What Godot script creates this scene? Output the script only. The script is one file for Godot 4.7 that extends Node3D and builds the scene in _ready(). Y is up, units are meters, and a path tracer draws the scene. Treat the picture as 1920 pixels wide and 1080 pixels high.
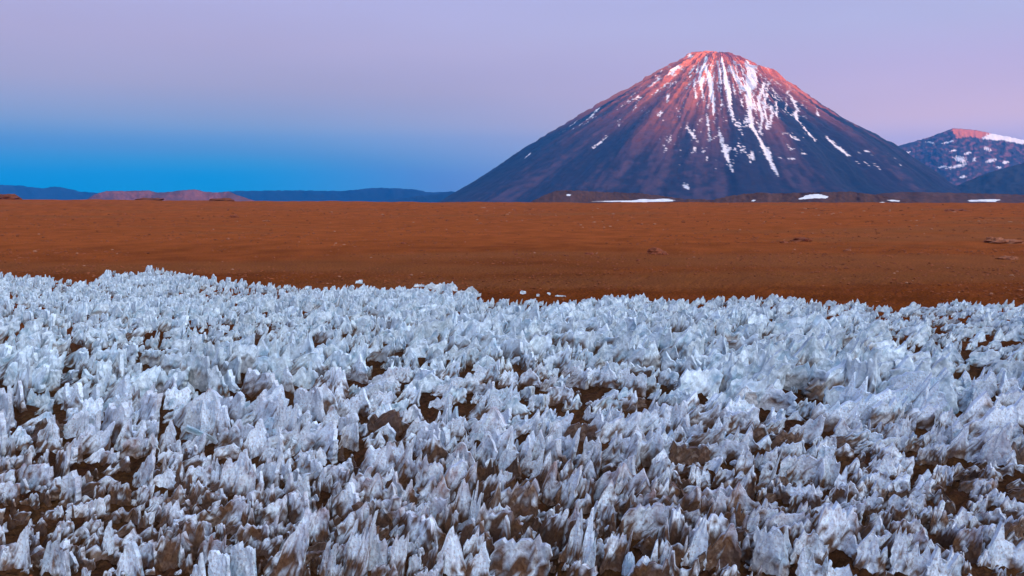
extends Node3D
# A dusk plateau: a field of ice spires, bare red soil, a snow-streaked volcano with the last sun on its summit.

const F := 1483.0          # focal length in photo pixels
const HZ := 376.0          # true horizon, photo pixels
const EYE := 4.0           # camera height over the field
const SUN_AZ := 38.0       # degrees right of straight behind the camera
const SUN_EL := 4.5

var cam: Camera3D
var taken := {}
var na := FastNoiseLite.new()
var nb := FastNoiseLite.new()
var nc := FastNoiseLite.new()
var rng := RandomNumberGenerator.new()
var sun_dir := Vector3.ZERO
var ice_mat: StandardMaterial3D
var dirty_ice_mat: StandardMaterial3D
var rock_mat: StandardMaterial3D
var far_mat: StandardMaterial3D
var soil_mat: StandardMaterial3D

# ---------------------------------------------------------------- helpers
func numbered(called: String) -> String:
	if not taken.has(called):
		taken[called] = 0
		return called
	taken[called] += 1
	return "%s_%03d" % [called, taken[called]]

func tag(o: Node, label: String, category := "", group := "", kind := "") -> void:
	if label: o.set_meta("label", label)
	if category: o.set_meta("category", category)
	if group: o.set_meta("group", group)
	if kind: o.set_meta("kind", kind)

func put(called: String, mesh: Mesh, m: Material, parent: Node = self) -> MeshInstance3D:
	var o := MeshInstance3D.new()
	o.mesh = mesh
	o.material_override = m
	o.cast_shadow = GeometryInstance3D.SHADOW_CASTING_SETTING_ON
	if parent == self:
		o.name = numbered(called)
		add_child(o)
	else:
		o.name = called
		parent.add_child(o, true)
	return o

func to_mesh(v: PackedVector3Array, n: PackedVector3Array, c: PackedColorArray, ix: PackedInt32Array) -> ArrayMesh:
	var a := []
	a.resize(Mesh.ARRAY_MAX)
	a[Mesh.ARRAY_VERTEX] = v
	if n.size(): a[Mesh.ARRAY_NORMAL] = n
	a[Mesh.ARRAY_COLOR] = c
	a[Mesh.ARRAY_INDEX] = ix
	var me := ArrayMesh.new()
	me.add_surface_from_arrays(Mesh.PRIMITIVE_TRIANGLES, a)
	return me

func only(v: PackedVector3Array, c: PackedColorArray, ix: PackedInt32Array) -> ArrayMesh:   # the used vertices alone
	var at := {}
	var v2 := PackedVector3Array()
	var c2 := PackedColorArray()
	var i2 := PackedInt32Array()
	for k in ix:
		if not at.has(k):
			at[k] = v2.size()
			v2.append(v[k])
			c2.append(c[k])
		i2.append(at[k])
	return to_mesh(v2, PackedVector3Array(), c2, i2)

func normals_of(v: PackedVector3Array, ix: PackedInt32Array) -> PackedVector3Array:
	var n := PackedVector3Array()
	n.resize(v.size())
	for k in range(0, ix.size(), 3):
		var a := ix[k]
		var b := ix[k + 1]
		var c := ix[k + 2]
		var f := (v[c] - v[a]).cross(v[b] - v[a])
		n[a] += f
		n[b] += f
		n[c] += f
	for k in n.size():
		n[k] = n[k].normalized()
	return n

func px_ray(x: float, y: float) -> Vector3:
	return cam.transform.basis * Vector3((x - 960.0) / F, -(y - 540.0) / F, -1.0)

func at_px(x: float, y: float) -> Vector3:      # where that sight line meets the ground
	var d := px_ray(x, y)
	var p := Vector3.ZERO
	var gy := 0.0
	for k in 8:
		var t: float = (EYE - gy) / maxf(-d.y, 0.0005)
		p = cam.position + d * t
		gy = ground(p.x, p.z)
	p.y = gy
	return p

func px_of(p: Vector3) -> Vector2:
	var q := cam.transform.affine_inverse() * p
	return Vector2(960.0 + F * q.x / -q.z, 540.0 - F * q.y / -q.z)

func far_px(x: float, y: float, dist: float) -> Vector3:   # a point of that direction, dist metres ahead
	var d := px_ray(x, y)
	return cam.position + d * (dist / -d.z)

func table(t: Array, x: float) -> float:
	if x <= t[0][0]: return t[0][1]
	for k in range(1, t.size()):
		if x <= t[k][0]:
			return lerpf(t[k - 1][1], t[k][1], (x - t[k - 1][0]) / (t[k][0] - t[k - 1][0]))
	return t[-1][1]

func mixc(a: Color, b: Color, t: float) -> Color:
	return a.lerp(b, clampf(t, 0.0, 1.0))

# ---------------------------------------------------------------- the ground
func ground(x: float, z: float) -> float:
	var r := sqrt(x * x + z * z)
	var y := 0.0
	# small bumps
	y += nb.get_noise_2d(x * 22.0, z * 22.0) * 0.05
	y += nb.get_noise_2d(x * 5.0 + 90.0, z * 5.0) * 0.10 * smoothstep(4.0, 14.0, r)
	if r > 5.0 and r < 46.0 and z < 0.0:
		y += (0.5 - absf(nb.get_noise_2d(x * 90.0, z * 60.0))) * 0.16 - 0.08 + absf(na.get_noise_2d(x * 260.0, z * 200.0)) * 0.10
	if r > 30.0:
		y += nb.get_noise_2d(x * 0.9, z * 0.9 + 31.0) * 1.3 * smoothstep(60.0, 400.0, r)
	# long rise to the crest, tilted up a little to the west
	y += (2.0 + 2.4 * smoothstep(40.0, -420.0, x)) * smoothstep(35.0, 620.0, r)
	if r > 620.0:
		y -= 42.0 * smoothstep(640.0, 2400.0, r)
		y += nb.get_noise_2d(x * 0.05, z * 0.05) * 18.0 * smoothstep(1500.0, 4000.0, r)
		# added range, out of view, that keeps the sun off the plain
		var d := x * sun_dir.x + z * sun_dir.z
		if d > 3500.0:
			var k := smoothstep(3800.0, 8200.0, d)
			var h := 1200.0 + nb.get_noise_2d(x * 0.03, z * 0.03 + 7.0) * 60.0
			y += k * h + nb.get_noise_2d(x * 0.12, z * 0.12) * 90.0 * k * (1.0 - k)
	return y

func soil_color(x: float, z: float) -> Color:
	var r := sqrt(x * x + z * z)
	var c := Color(0.385, 0.097, 0.024)
	# near soil darker: shade towards the viewer painted into its colour
	var near_shade := 1.0 - smoothstep(24.0, 95.0, r + 10.0 * nb.get_noise_2d(x * 1.5, z * 4.0))
	c = mixc(c, Color(0.175, 0.044, 0.010), near_shade)
	var a := nb.get_noise_2d(x * 0.35, z * 1.3 + 50.0)
	var b := nb.get_noise_2d(x * 2.2, z * 6.0)
	var f := na.get_noise_2d(x * 12.0, z * 12.0)
	c = c * (1.0 + 0.07 * a + 0.07 * b + 0.36 * f)
	c = mixc(c, Color(0.30, 0.11, 0.04), 0.5 * smoothstep(0.15, 0.5, nb.get_noise_2d(x * 0.5 + 400.0, z * 1.7)))
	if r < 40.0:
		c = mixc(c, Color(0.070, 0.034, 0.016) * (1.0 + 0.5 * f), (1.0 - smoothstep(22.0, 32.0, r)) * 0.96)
	if r > 1000.0:
		c = mixc(c, Color(0.14, 0.06, 0.04), smoothstep(900.0, 2500.0, r))
	c.a = 1.0
	return c

func build_ground() -> void:
	var angs: Array[float] = []
	var a := -180.0
	while a < 180.0:
		angs.append(a)
		if absf(a) < 37.0: a += 0.22
		elif absf(a) < 50.0: a += 1.0
		else: a += 4.0
	var rads: Array[float] = []
	var r := 1.2
	while r < 15500.0:
		rads.append(r)
		if r < 6.0: r *= 1.12
		elif r < 60.0: r *= 1.015
		elif r < 700.0: r *= 1.018
		else: r *= 1.045
	var na_ := angs.size()
	var v := PackedVector3Array()
	var c := PackedColorArray()
	v.append(Vector3(0, ground(0, 0), 0))
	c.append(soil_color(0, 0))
	for q in rads:
		for t in angs:
			var x := q * sin(deg_to_rad(t))
			var z := -q * cos(deg_to_rad(t))
			v.append(Vector3(x, ground(x, z), z))
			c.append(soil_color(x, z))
	var ix := PackedInt32Array()
	for k in na_:
		ix.append_array([0, 1 + k, 1 + (k + 1) % na_])
	for j in rads.size() - 1:
		var p := 1 + j * na_
		for k in na_:
			var k2 := (k + 1) % na_
			ix.append_array([p + k, p + na_ + k, p + na_ + k2, p + k, p + na_ + k2, p + k2])
	var o := put("ground", to_mesh(v, normals_of(v, ix), c, ix), soil_mat)
	tag(o, "bare reddish brown soil reaching from the ice field to the horizon", "", "", "structure")

# ---------------------------------------------------------------- ice spires
const ICE := Color(0.73, 0.895, 1.0)
const DUST := Color(0.36, 0.285, 0.30)
const DIRT := Color(0.090, 0.047, 0.022)
const GREYICE := Color(0.46, 0.48, 0.48)

# One blade of ice: a thin upright slab with a torn top edge. Returns [vertices, normals, colours, indices, dirt share per vertex].
func blade(g: RandomNumberGenerator, W: float, H: float, T: float, style: int, dirt: float, dust: float, band: float, nu: int, nv: int) -> Array:
	var off := g.randf() * 900.0
	var teeth := []
	var floor_ := 0.6
	var pw := 4.0
	match style:
		0: # serrated slab
			floor_ = g.randf_range(0.58, 0.72)
			for k in g.randi_range(4, 7): teeth.append([g.randf_range(0.06, 0.94), g.randf_range(0.75, 1.0), g.randf_range(0.10, 0.26)])
		1: # one point
			floor_ = g.randf_range(0.18, 0.32); pw = 2.5
			teeth.append([g.randf_range(0.35, 0.75), 1.0, g.randf_range(0.6, 1.0)])
			teeth.append([g.randf_range(0.1, 0.9), g.randf_range(0.5, 0.75), g.randf_range(0.15, 0.35)])
			teeth.append([g.randf_range(0.1, 0.9), g.randf_range(0.4, 0.65), g.randf_range(0.15, 0.3)])
		2: # flat slab
			floor_ = g.randf_range(0.74, 0.84); pw = 12.0
			teeth.append([g.randf_range(0.75, 0.97), 1.0, g.randf_range(0.2, 0.6)])
			teeth.append([g.randf_range(0.05, 0.5), 0.93, g.randf_range(0.1, 0.3)])
		3: # rounded hump
			floor_ = 0.93; pw = 2.3
			teeth.append([g.randf_range(0.3, 0.7), 1.0, 0.5])
		4: # two horns
			floor_ = g.randf_range(0.36, 0.5); pw = 6.0
			teeth.append([g.randf_range(0.08, 0.25), g.randf_range(0.85, 1.0), g.randf_range(0.25, 0.5)])
			teeth.append([g.randf_range(0.72, 0.92), g.randf_range(0.75, 1.0), g.randf_range(0.25, 0.5)])
		6: # slanted slab, highest at its sunward corner
			floor_ = 0.3; pw = 9.0
			var lo := g.randf_range(0.35, 0.7)
			for k in 9: teeth.append([0.04 + 0.115 * k, lerpf(lo, 1.0, pow(k / 8.0, 1.3)) * g.randf_range(0.88, 1.0), g.randf_range(0.22, 0.5)])
		_: # flames
			floor_ = g.randf_range(0.28, 0.42); pw = 4.0
			for k in g.randi_range(3, 5): teeth.append([g.randf_range(0.08, 0.92), g.randf_range(0.6, 1.0), g.randf_range(0.14, 0.34)])
			teeth[0][1] = 1.0
	var P := PackedFloat32Array()
	var jag := 0.085 if style < 3 or style > 3 else 0.05
	for i in nu + 1:
		var u := float(i) / nu
		var env := pow(maxf(0.0, 1.0 - pow(absf(2.0 * u - 1.0), pw)), 0.6)
		var p := floor_ * ((0.35 + 0.65 * env) if style in [1, 3, 5] else (0.80 + 0.20 * env))
		for t in teeth:
			p = maxf(p, t[1] * (1.0 - 0.75 * absf(u - t[0]) / t[2] - 0.25 * pow(absf(u - t[0]) / t[2], 0.5)))
		p += g.randf_range(-jag, jag) * (0.6 + 0.4 * env)
		P.append(clampf(p, 0.15, 1.04))
	var slab := style != 3
	var lean := g.randf_range(0.02, 0.34) * H
	var tip := g.randf_range(-0.18, 0.06) * H
	var bend := g.randf_range(-0.10, 0.20) * W
	var cup := minf(W, H) * g.randf_range(0.02, 0.07)
	var edges := PackedFloat32Array()
	for j in nv + 1: edges.append_array([g.randf_range(-0.05, 0.05), g.randf_range(-0.04, 0.04)])
	var R := 2 * (nu + 1)
	var v := PackedVector3Array()
	var c := PackedColorArray()
	var ds := PackedFloat32Array()
	var tone := g.randf_range(0.74, 1.05)
	var bslope := g.randf_range(-0.25, 0.05)
	for j in nv + 1:
		var q := float(j) / nv
		for k in R:
			var front := k <= nu
			var i := k if front else R - 1 - k
			var u := float(i) / nu
			var y := q * P[i] * H
			var th := T * (0.5 + 0.75 * pow(1.0 - q, 2.2))
			if slab: th *= 1.0 - 0.25 * pow(absf(2.0 * u - 1.0), 6.0)
			else: th = T * (0.25 + 1.3 * sqrt(maxf(0.0, 1.0 - q))) * (1.0 - 0.7 * pow(absf(2.0 * u - 1.0), 3.0))
			var s := 1.0 if front else -1.0
			var xx := (u - 0.5 + lerpf(edges[2 * j], edges[2 * j + 1], u)) * W
			var so := off + (0.0 if front else 37.0)
			var n1 := na.get_noise_3d(xx * 40.0 / W + off, y * 16.0 / H, off)
			var n2 := nb.get_noise_3d(xx * 70.0 / W + so, y * 40.0 / H, so)
			var scoop := (absf(n2) * 3.0 - 0.6) * cup * (0.3 + 0.7 * (1.0 - q))
			var core := bend * (4.0 * (u - 0.5) * (u - 0.5) - 0.5) + n1 * 0.14 * W
			var z := core + s * maxf(0.006, th - scoop + g.randf_range(-0.10, 0.10) * T)
			var x := xx * (1.0 + 0.14 * pow(1.0 - q, 2.0)) + lean * q * P[i] + g.randf_range(-0.15, 0.15) * W / nu
			v.append(Vector3(x, y - 0.10 * (1.0 - q) + (g.randf_range(-0.22, 0.22) * P[i] * H / nv if j > 0 and j < nv else 0.0), z + tip * pow(q * P[i], 1.5)))
			# surface colours: ice, dust and dirt, with some shade painted in
			var hy := y / H
			var m := nb.get_noise_3d(xx * 130.0 + so, y * 110.0, so)
			var m2 := na.get_noise_3d(xx * 380.0 + so, y * 520.0, so)
			var col := ICE * tone
			col = col.lerp(Color(0.24, 0.44, 0.58), clampf(0.30 - 0.45 * hy + 1.5 * m, 0.0, 0.85))  # teal ice in patches; the darkening towards the foot is painted shade
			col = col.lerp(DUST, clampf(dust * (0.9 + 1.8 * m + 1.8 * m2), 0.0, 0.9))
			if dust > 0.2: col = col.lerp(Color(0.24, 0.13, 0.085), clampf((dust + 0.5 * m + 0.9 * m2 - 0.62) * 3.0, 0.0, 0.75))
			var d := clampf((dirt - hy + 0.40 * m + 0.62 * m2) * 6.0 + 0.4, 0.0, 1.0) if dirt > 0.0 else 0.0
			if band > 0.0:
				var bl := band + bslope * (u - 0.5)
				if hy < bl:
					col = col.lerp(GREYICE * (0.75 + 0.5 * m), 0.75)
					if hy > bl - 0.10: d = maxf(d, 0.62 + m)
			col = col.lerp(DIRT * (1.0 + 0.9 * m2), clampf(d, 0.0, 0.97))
			col.a = 1.0
			c.append(col)
			ds.append(d)
	var ix := PackedInt32Array()
	for j in nv:
		for k in R:
			var k2 := (k + 1) % R
			var a := j * R + k
			var b := j * R + k2
			ix.append_array([a, b + R, b, a, a + R, b + R])
	var top := nv * R
	for i in nu:
		ix.append_array([top + i, top + R - 2 - i, top + i + 1, top + i, top + R - 1 - i, top + R - 2 - i])
	return [v, PackedVector3Array(), c, ix, ds, R]

# far edge of the field: how far the ice goes, by photo column (pixel row of its foot)
const EDGE := [[-200, 530], [0, 530], [60, 531], [110, 536], [140, 541], [170, 540], [205, 519], [240, 525], [290, 514], [340, 521], [370, 530], [430, 537], [560, 549], [600, 553], [640, 550], [720, 552], [800, 556], [850, 560], [885, 568], [905, 582], [930, 578], [960, 578], [1000, 573], [1040, 584], [1060, 586], [1100, 574], [1140, 566], [1200, 569], [1280, 577], [1350, 571], [1450, 569], [1500, 574], [1560, 581], [1600, 579], [1660, 586], [1700, 582], [1760, 584], [1790, 577], [1815, 575], [1860, 581], [1920, 584], [2120, 586]]
# blades one can recognise at the near edge: photo column, top row, foot row, width (photo pixels), style, dirt, dust, band
const KNOWN := [
	[368, 668, 735, 54, 2, 0.0, 0.1, 0.5], [410, 697, 750, 44, 1, 0.2, 0.1, 0.0], [365, 757, 818, 52, 2, 0.1, 0.15, 0.0], [405, 738, 828, 52, 0, 0.25, 0.15, 0.0],
	[470, 788, 855, 50, 1, 0.3, 0.15, 0.0], [531, 757, 823, 38, 2, 0.2, 0.2, 0.0], [266, 850, 912, 36, 1, 0.2, 0.2, 0.0], [68, 870, 922, 52, 0, 0.3, 0.25, 0.0],
	[134, 858, 932, 50, 0, 0.3, 0.25, 0.0], [435, 855, 925, 46, 0, 0.3, 0.3, 0.0], [202, 983, 1040, 18, 1, 0.2, 0.1, 0.0], [107, 1025, 1088, 44, 5, 0.3, 0.2, 0.0],
	[372, 1030, 1094, 40, 5, 0.1, 0.1, 0.0], [412, 1030, 1094, 42, 0, 0.1, 0.1, 0.0], [456, 1026, 1092, 52, 2, 0.05, 0.0, 0.0], [530, 995, 1087, 66, 1, 0.35, 0.25, 0.0], [620, 1022, 1092, 42, 5, 0.2, 0.2, 0.0],
	[245, 1030, 1092, 48, 1, 0.15, 0.1, 0.0], [30, 1000, 1067, 46, 5, 0.3, 0.3, 0.0], [660, 975, 1077, 44, 0, 0.3, 0.25, 0.0], [697, 995, 1064, 52, 0, 0.2, 0.3, 0.0],
	[739, 1008, 1080, 26, 2, 0.35, 0.3, 0.0], [776, 1033, 1077, 24, 0, 0.4, 0.2, 0.0], [811, 1040, 1087, 24, 1, 0.3, 0.2, 0.0], [845, 998, 1078, 56, 1, 0.3, 0.3, 0.0],
	[893, 1026, 1079, 44, 1, 0.25, 0.1, 0.0], [967, 992, 1084, 104, 0, 0.38, 0.25, 0.0], [1067, 960, 1047, 38, 1, 0.25, 0.1, 0.0], [1096, 960, 1062, 26, 1, 0.25, 0.1, 0.0],
	[1104, 1012, 1070, 15, 1, 0.1, 0.0, 0.0], [1147, 993, 1064, 40, 0, 0.6, 0.3, 0.0], [1178, 1041, 1074, 22, 3, 0.1, 0.0, 0.0], [1197, 1039, 1074, 26, 3, 0.1, 0.0, 0.0], [1236, 1018, 1075, 42, 5, 0.3, 0.2, 0.0],
	[1198, 942, 1007, 76, 2, 0.55, 0.3, 0.0], [1132, 932, 977, 42, 0, 0.5, 0.3, 0.0], [795, 987, 1032, 50, 5, 0.4, 0.3, 0.0], [888, 910, 998, 22, 5, 0.2, 0.2, 0.0],
	[939, 843, 894, 25, 2, 0.1, 0.1, 0.0], [992, 825, 887, 44, 4, 0.2, 0.2, 0.0], [752, 830, 907, 44, 1, 0.3, 0.2, 0.0], [800, 845, 922, 46, 0, 0.35, 0.25, 0.0],
	[914, 757, 822, 66, 1, 0.0, 0.35, 0.0], [1440, 1003, 1081, 58, 2, 0.08, 0.0, 0.38], [1297, 978, 1062, 38, 1, 0.2, 0.05, 0.0], [1510, 990, 1052, 50, 0, 0.25, 0.15, 0.0],
	[1520, 1045, 1092, 46, 5, 0.1, 0.1, 0.0], [1560, 1048, 1092, 46, 4, 0.1, 0.1, 0.0], [1627, 1010, 1077, 46, 1, 0.3, 0.1, 0.0], [1703, 1005, 1080, 56, 5, 0.3, 0.15, 0.0], [1765, 1027, 1090, 48, 4, 0.2, 0.1, 0.0],
	[1885, 990, 1057, 64, 4, 0.2, 0.05, 0.0], [1556, 945, 1032, 68, 0, 0.35, 0.35, 0.0], [1745, 703, 780, 68, 1, 0.0, 0.05, 0.0], [1507, 675, 732, 82, 0, 0.0, 0.05, 0.42],
	[1430, 717, 767, 94, 0, 0.0, 0.15, 0.45], [1865, 808, 868, 46, 1, 0.0, 0.3, 0.0], [1650, 850, 897, 42, 1, 0.2, 0.2, 0.0], [1545, 847, 910, 34, 0, 0.35, 0.25, 0.0], [1437, 840, 910, 34, 5, 0.3, 0.15, 0.0],
]
const ORD := ["first", "second", "third", "fourth", "fifth", "sixth", "seventh", "eighth", "ninth", "tenth", "eleventh", "twelfth", "thirteenth", "fourteenth", "fifteenth", "sixteenth", "seventeenth", "eighteenth", "nineteenth"]
const TENS := ["", "", "twenty", "thirty", "forty", "fifty", "sixty", "seventy"]

func ordinal(n: int) -> String:      # n from 1
	if n < 20: return ORD[n - 1]
	if n % 10 == 0: return TENS[n / 10].trim_suffix("y") + "ieth"
	return TENS[n / 10] + "-" + ORD[n % 10 - 1]

func field_edge(px: float) -> float:
	return table(EDGE, px) - 4.5

func build_field() -> void:
	rng.seed = 4711
	var spots := []          # [position, W, H, T, yaw, style, dirt, dust, band]
	for k in KNOWN:
		var p := at_px(k[0], k[2])
		var dist := p.distance_to(cam.position)
		var w: float = k[3] * dist / F
		# an upright thing seen from above: its height is foreshortened by the cosine of the look-down angle
		var el: float = asin(clampf((cam.position.y - p.y) / dist, 0.0, 1.0))
		var h: float = (k[2] - k[1]) * dist / F / cos(el) * 1.02
		spots.append([p, w, h, (w + h) * rng.randf_range(0.05, 0.08) * (3.0 if k[4] == 3 else 1.0), rng.randf_range(-0.55, -0.05), k[4], k[5], k[6], k[7], true])
	# fill between them
	var z := -7.7
	while z > -46.0:
		var dz := -z
		var grow := smoothstep(8.0, 16.0, dz)
		var pitch_x := lerpf(0.235, 0.52, grow) * (1.0 - 0.32 * smoothstep(22.0, 32.0, dz))
		var row := lerpf(0.36, 0.86, grow) * (1.0 - 0.30 * smoothstep(20.0, 30.0, dz))
		var x := -dz * 0.72 - 1.0 + rng.randf() * pitch_x
		while x < dz * 0.72 + 1.0:
			var px := x + rng.randf_range(-0.5, 0.5) * pitch_x
			var pz := z + rng.randf_range(-0.6, 0.6) * row
			x += pitch_x * rng.randf_range(0.75, 1.25)
			var p := Vector3(px, ground(px, pz), pz)
			var s := px_of(p)
			if s.y < field_edge(s.x) + rng.randf_range(-1.5, 1.5): continue
			if s.y > 1112.0 + 10.0 * sin(s.x * 0.02): continue
			var clash := false
			if s.y > 640.0:
				for k in KNOWN.size():
					var q: Array = spots[k]
					if absf(q[0].x - px) < q[1] * 0.45 and absf(q[0].z - pz) < 0.16: clash = true; break
					# do not hide a known blade behind a random one just in front of it
					if absf(q[0].x - px) < q[1] * 0.5 and pz > q[0].z and pz - q[0].z < q[2] * 0.7: clash = true; break
			if clash: continue
			# hollows
			var hole := nb.get_noise_2d(px * 22.0 + 300.0, pz * 26.0)
			var low: bool = hole > lerpf(0.14, 0.34, grow) + 0.3 * smoothstep(17.0, 21.0, dz)
			if low and rng.randf() < 0.12 + 0.3 * grow: continue
			var big := clampf(0.5 + 1.1 * nb.get_noise_2d(px * 4.0, pz * 4.0 + 77.0), 0.0, 1.0)
			var H: float = lerpf(0.38, 0.64, grow) * lerpf(0.62, 1.28, big) * rng.randf_range(0.72, 1.28)
			H *= 1.0 - 0.34 * smoothstep(17.0, 27.0, dz)
			if s.y > 1062.0: H *= 0.62
			if s.y - field_edge(s.x) < 14.0: H = minf(H, 0.44 * rng.randf_range(0.6, 1.3))
			if low: H *= rng.randf_range(0.35, 0.75)
			var W: float = H * rng.randf_range(lerpf(0.5, 0.6, grow), lerpf(1.15, 1.3, grow)) * (1.3 if low else 1.0)
			var style: int = [0, 0, 0, 6, 6, 6, 6, 1, 1, 1, 5, 5, 2, 2, 4, 4][rng.randi() % 16]
			var dirty := 1.0 - smoothstep(10.0, 13.0, dz + 2.2 * nb.get_noise_2d(px * 6.0 + 11.0, pz * 6.0))
			var dusty := smoothstep(10.5, 12.5, dz) * (1.0 - smoothstep(14.0, 18.0, dz + 4.0 * nb.get_noise_2d(px * 5.0 + 200.0, pz * 5.0)))
			var dirt: float = 0.02 + 0.64 * dirty * rng.randf_range(0.55, 1.25) + (1.0 - dirty) * rng.randf_range(0.06, 0.42) * (1.0 - 0.6 * smoothstep(20.0, 28.0, dz))
			if low and style in [2, 4, 6]: style = [0, 1, 5][rng.randi() % 3]
			if low: dirt = rng.randf_range(0.8, 1.6) * lerpf(1.0, 0.6, grow)
			var dust: float = 0.04 + 0.40 * dirty + 0.24 * dusty * rng.randf_range(0.5, 1.1)
			var band: float = rng.randf_range(0.25, 0.55) if rng.randf() < 0.22 * (1.0 - dirty) else 0.0
			spots.append([p, W, H, (W + H) * rng.randf_range(0.045, 0.085) * (3.0 if style == 3 else 1.0), rng.randf_range(-0.75, 0.15), style, dirt, dust, band, false])
		z -= row
	# low dirty shards in the hollows
	z = -7.7
	while z > -30.0:
		var dz := -z
		var grow := smoothstep(8.0, 16.0, dz)
		var gap := lerpf(0.17, 0.46, grow)
		var x := -dz * 0.70 - 0.5
		while x < dz * 0.70 + 0.5:
			var px := x + rng.randf_range(-0.5, 0.5) * gap
			var pz := z + rng.randf_range(-0.5, 0.5) * gap * 1.2
			x += gap * rng.randf_range(0.7, 1.3)
			var p := Vector3(px, ground(px, pz), pz)
			var s := px_of(p)
			if s.y < field_edge(s.x) + 6.0 or s.y > 1100.0 + 10.0 * sin(s.x * 0.02): continue
			if rng.randf() < lerpf(0.45, 0.68, grow): continue
			var H: float = lerpf(0.19, 0.34, grow) * rng.randf_range(0.55, 1.3)
			if s.y > 1064.0: H *= 0.5
			spots.append([p, H * rng.randf_range(0.7, 1.7), H, H * rng.randf_range(0.14, 0.3), rng.randf_range(-0.9, 0.5), [0, 5, 6, 1, 5, 1][rng.randi() % 6], rng.randf_range(0.25, 1.1) * lerpf(1.0, 0.35, grow), lerpf(0.3, 0.1, grow), 0.0, false])
		z -= gap * 1.2
	# the nearest 300 in view are things; the rest is one mass
	var seen := []
	var mass := []
	for s in spots:
		var q := px_of(s[0] + Vector3(0, s[2] * 0.6, 0))
		s.append(q)
		if s[9] and q.y < 820.0: seen.append(s)
		elif q.x > -6.0 and q.x < 1926.0 and q.y < 1085.0: seen.append(s)
		else: mass.append(s)
	seen.sort_custom(func(a, b): return (a[2] * a[1] / -a[0].z / -a[0].z * (4.0 if a[9] else 1.0) * (1.0 if a[10].y > 840.0 or a[9] else 0.15)) > (b[2] * b[1] / -b[0].z / -b[0].z * (4.0 if b[9] else 1.0) * (1.0 if b[10].y > 840.0 or b[9] else 0.15)))
	for k in range(300, seen.size()): mass.append(seen[k])
	seen.resize(mini(300, seen.size()))
	print("spires ", spots.size(), " single ", seen.size(), " mass ", mass.size())
	name_and_build(seen)
	build_mass(mass)

func name_and_build(seen: Array) -> void:
	# bands counted up from the lower edge, tenths counted from the left, then the look: the words that single a blade out
	seen.sort_custom(func(a, b): return a[10].x < b[10].x)
	var met := {}
	var labels: Array[String] = []
	for s in seen:
		var look: String = ["saw-toothed ice slab", "single-pointed ice spike", "flat-topped ice slab", "round-topped ice hump", "two-horned ice spire", "flame-shaped ice spire", "slant-topped ice slab"][s[5]]
		var tint := "clean white"
		if s[6] > 0.32: tint = "brown-footed"
		elif s[8] > 0.0: tint = "brown-banded"
		elif s[7] > 0.18: tint = "dusty mauve"
		var size := "narrow" if s[1] < 0.62 * s[2] else ("broad" if s[1] > 0.95 * s[2] else "upright")
		var foot := px_of(s[0])
		var band: String = ["lowest", "second-lowest", "third-lowest", "fourth-lowest", "middle"][0 if foot.y > 1062.0 else 1 if foot.y > 1012.0 else 2 if foot.y > 952.0 else 3 if foot.y > 880.0 else 4]
		var text := "%s %s %s in the %s band, %s tenth from left" % [size, tint, look, band, ordinal(clampi(int(s[10].x / 192.0), 0, 9) + 1)]
		met[text] = met.get(text, 0) + 1
		labels.append(text if met[text] == 1 else ordinal(met[text]) + " " + text)
	for k in seen.size():
		var s: Array = seen[k]
		var label := labels[k]
		if met.get(label, 0) > 1: label = "first " + label
		var g := RandomNumberGenerator.new()
		g.seed = 1000 + k
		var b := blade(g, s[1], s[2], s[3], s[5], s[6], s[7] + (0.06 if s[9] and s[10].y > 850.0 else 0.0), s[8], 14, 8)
		var root := Node3D.new()
		root.name = numbered("ice_spire")
		add_child(root)
		root.position = s[0]
		root.rotation.y = s[4]
		tag(root, label, "ice spire", "ice spires at the near side of the field")
		var ix: PackedInt32Array = b[3]
		var ds: PackedFloat32Array = b[4]
		var R: int = b[5]
		var nv := 8
		var clean := PackedInt32Array()
		var foul := PackedInt32Array()
		for q in R:                      # column by column, the crust reaches up as far as the dirt does
			var top := 1
			while top < nv - 4 and ds[top * R + q] > 0.5: top += 1
			for j in nv:
				var t := (j * R + q) * 6
				(foul if j < top else clean).append_array(ix.slice(t, t + 6))
		clean.append_array(ix.slice(nv * R * 6))
		if s[6] < 0.16:
			clean = ix
			foul = PackedInt32Array()
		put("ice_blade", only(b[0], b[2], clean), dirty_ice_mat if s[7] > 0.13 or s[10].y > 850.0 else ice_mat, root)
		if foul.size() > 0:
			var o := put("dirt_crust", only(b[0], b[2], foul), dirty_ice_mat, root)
			tag(o, "brown dirt clinging to the foot of the ice")

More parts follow.
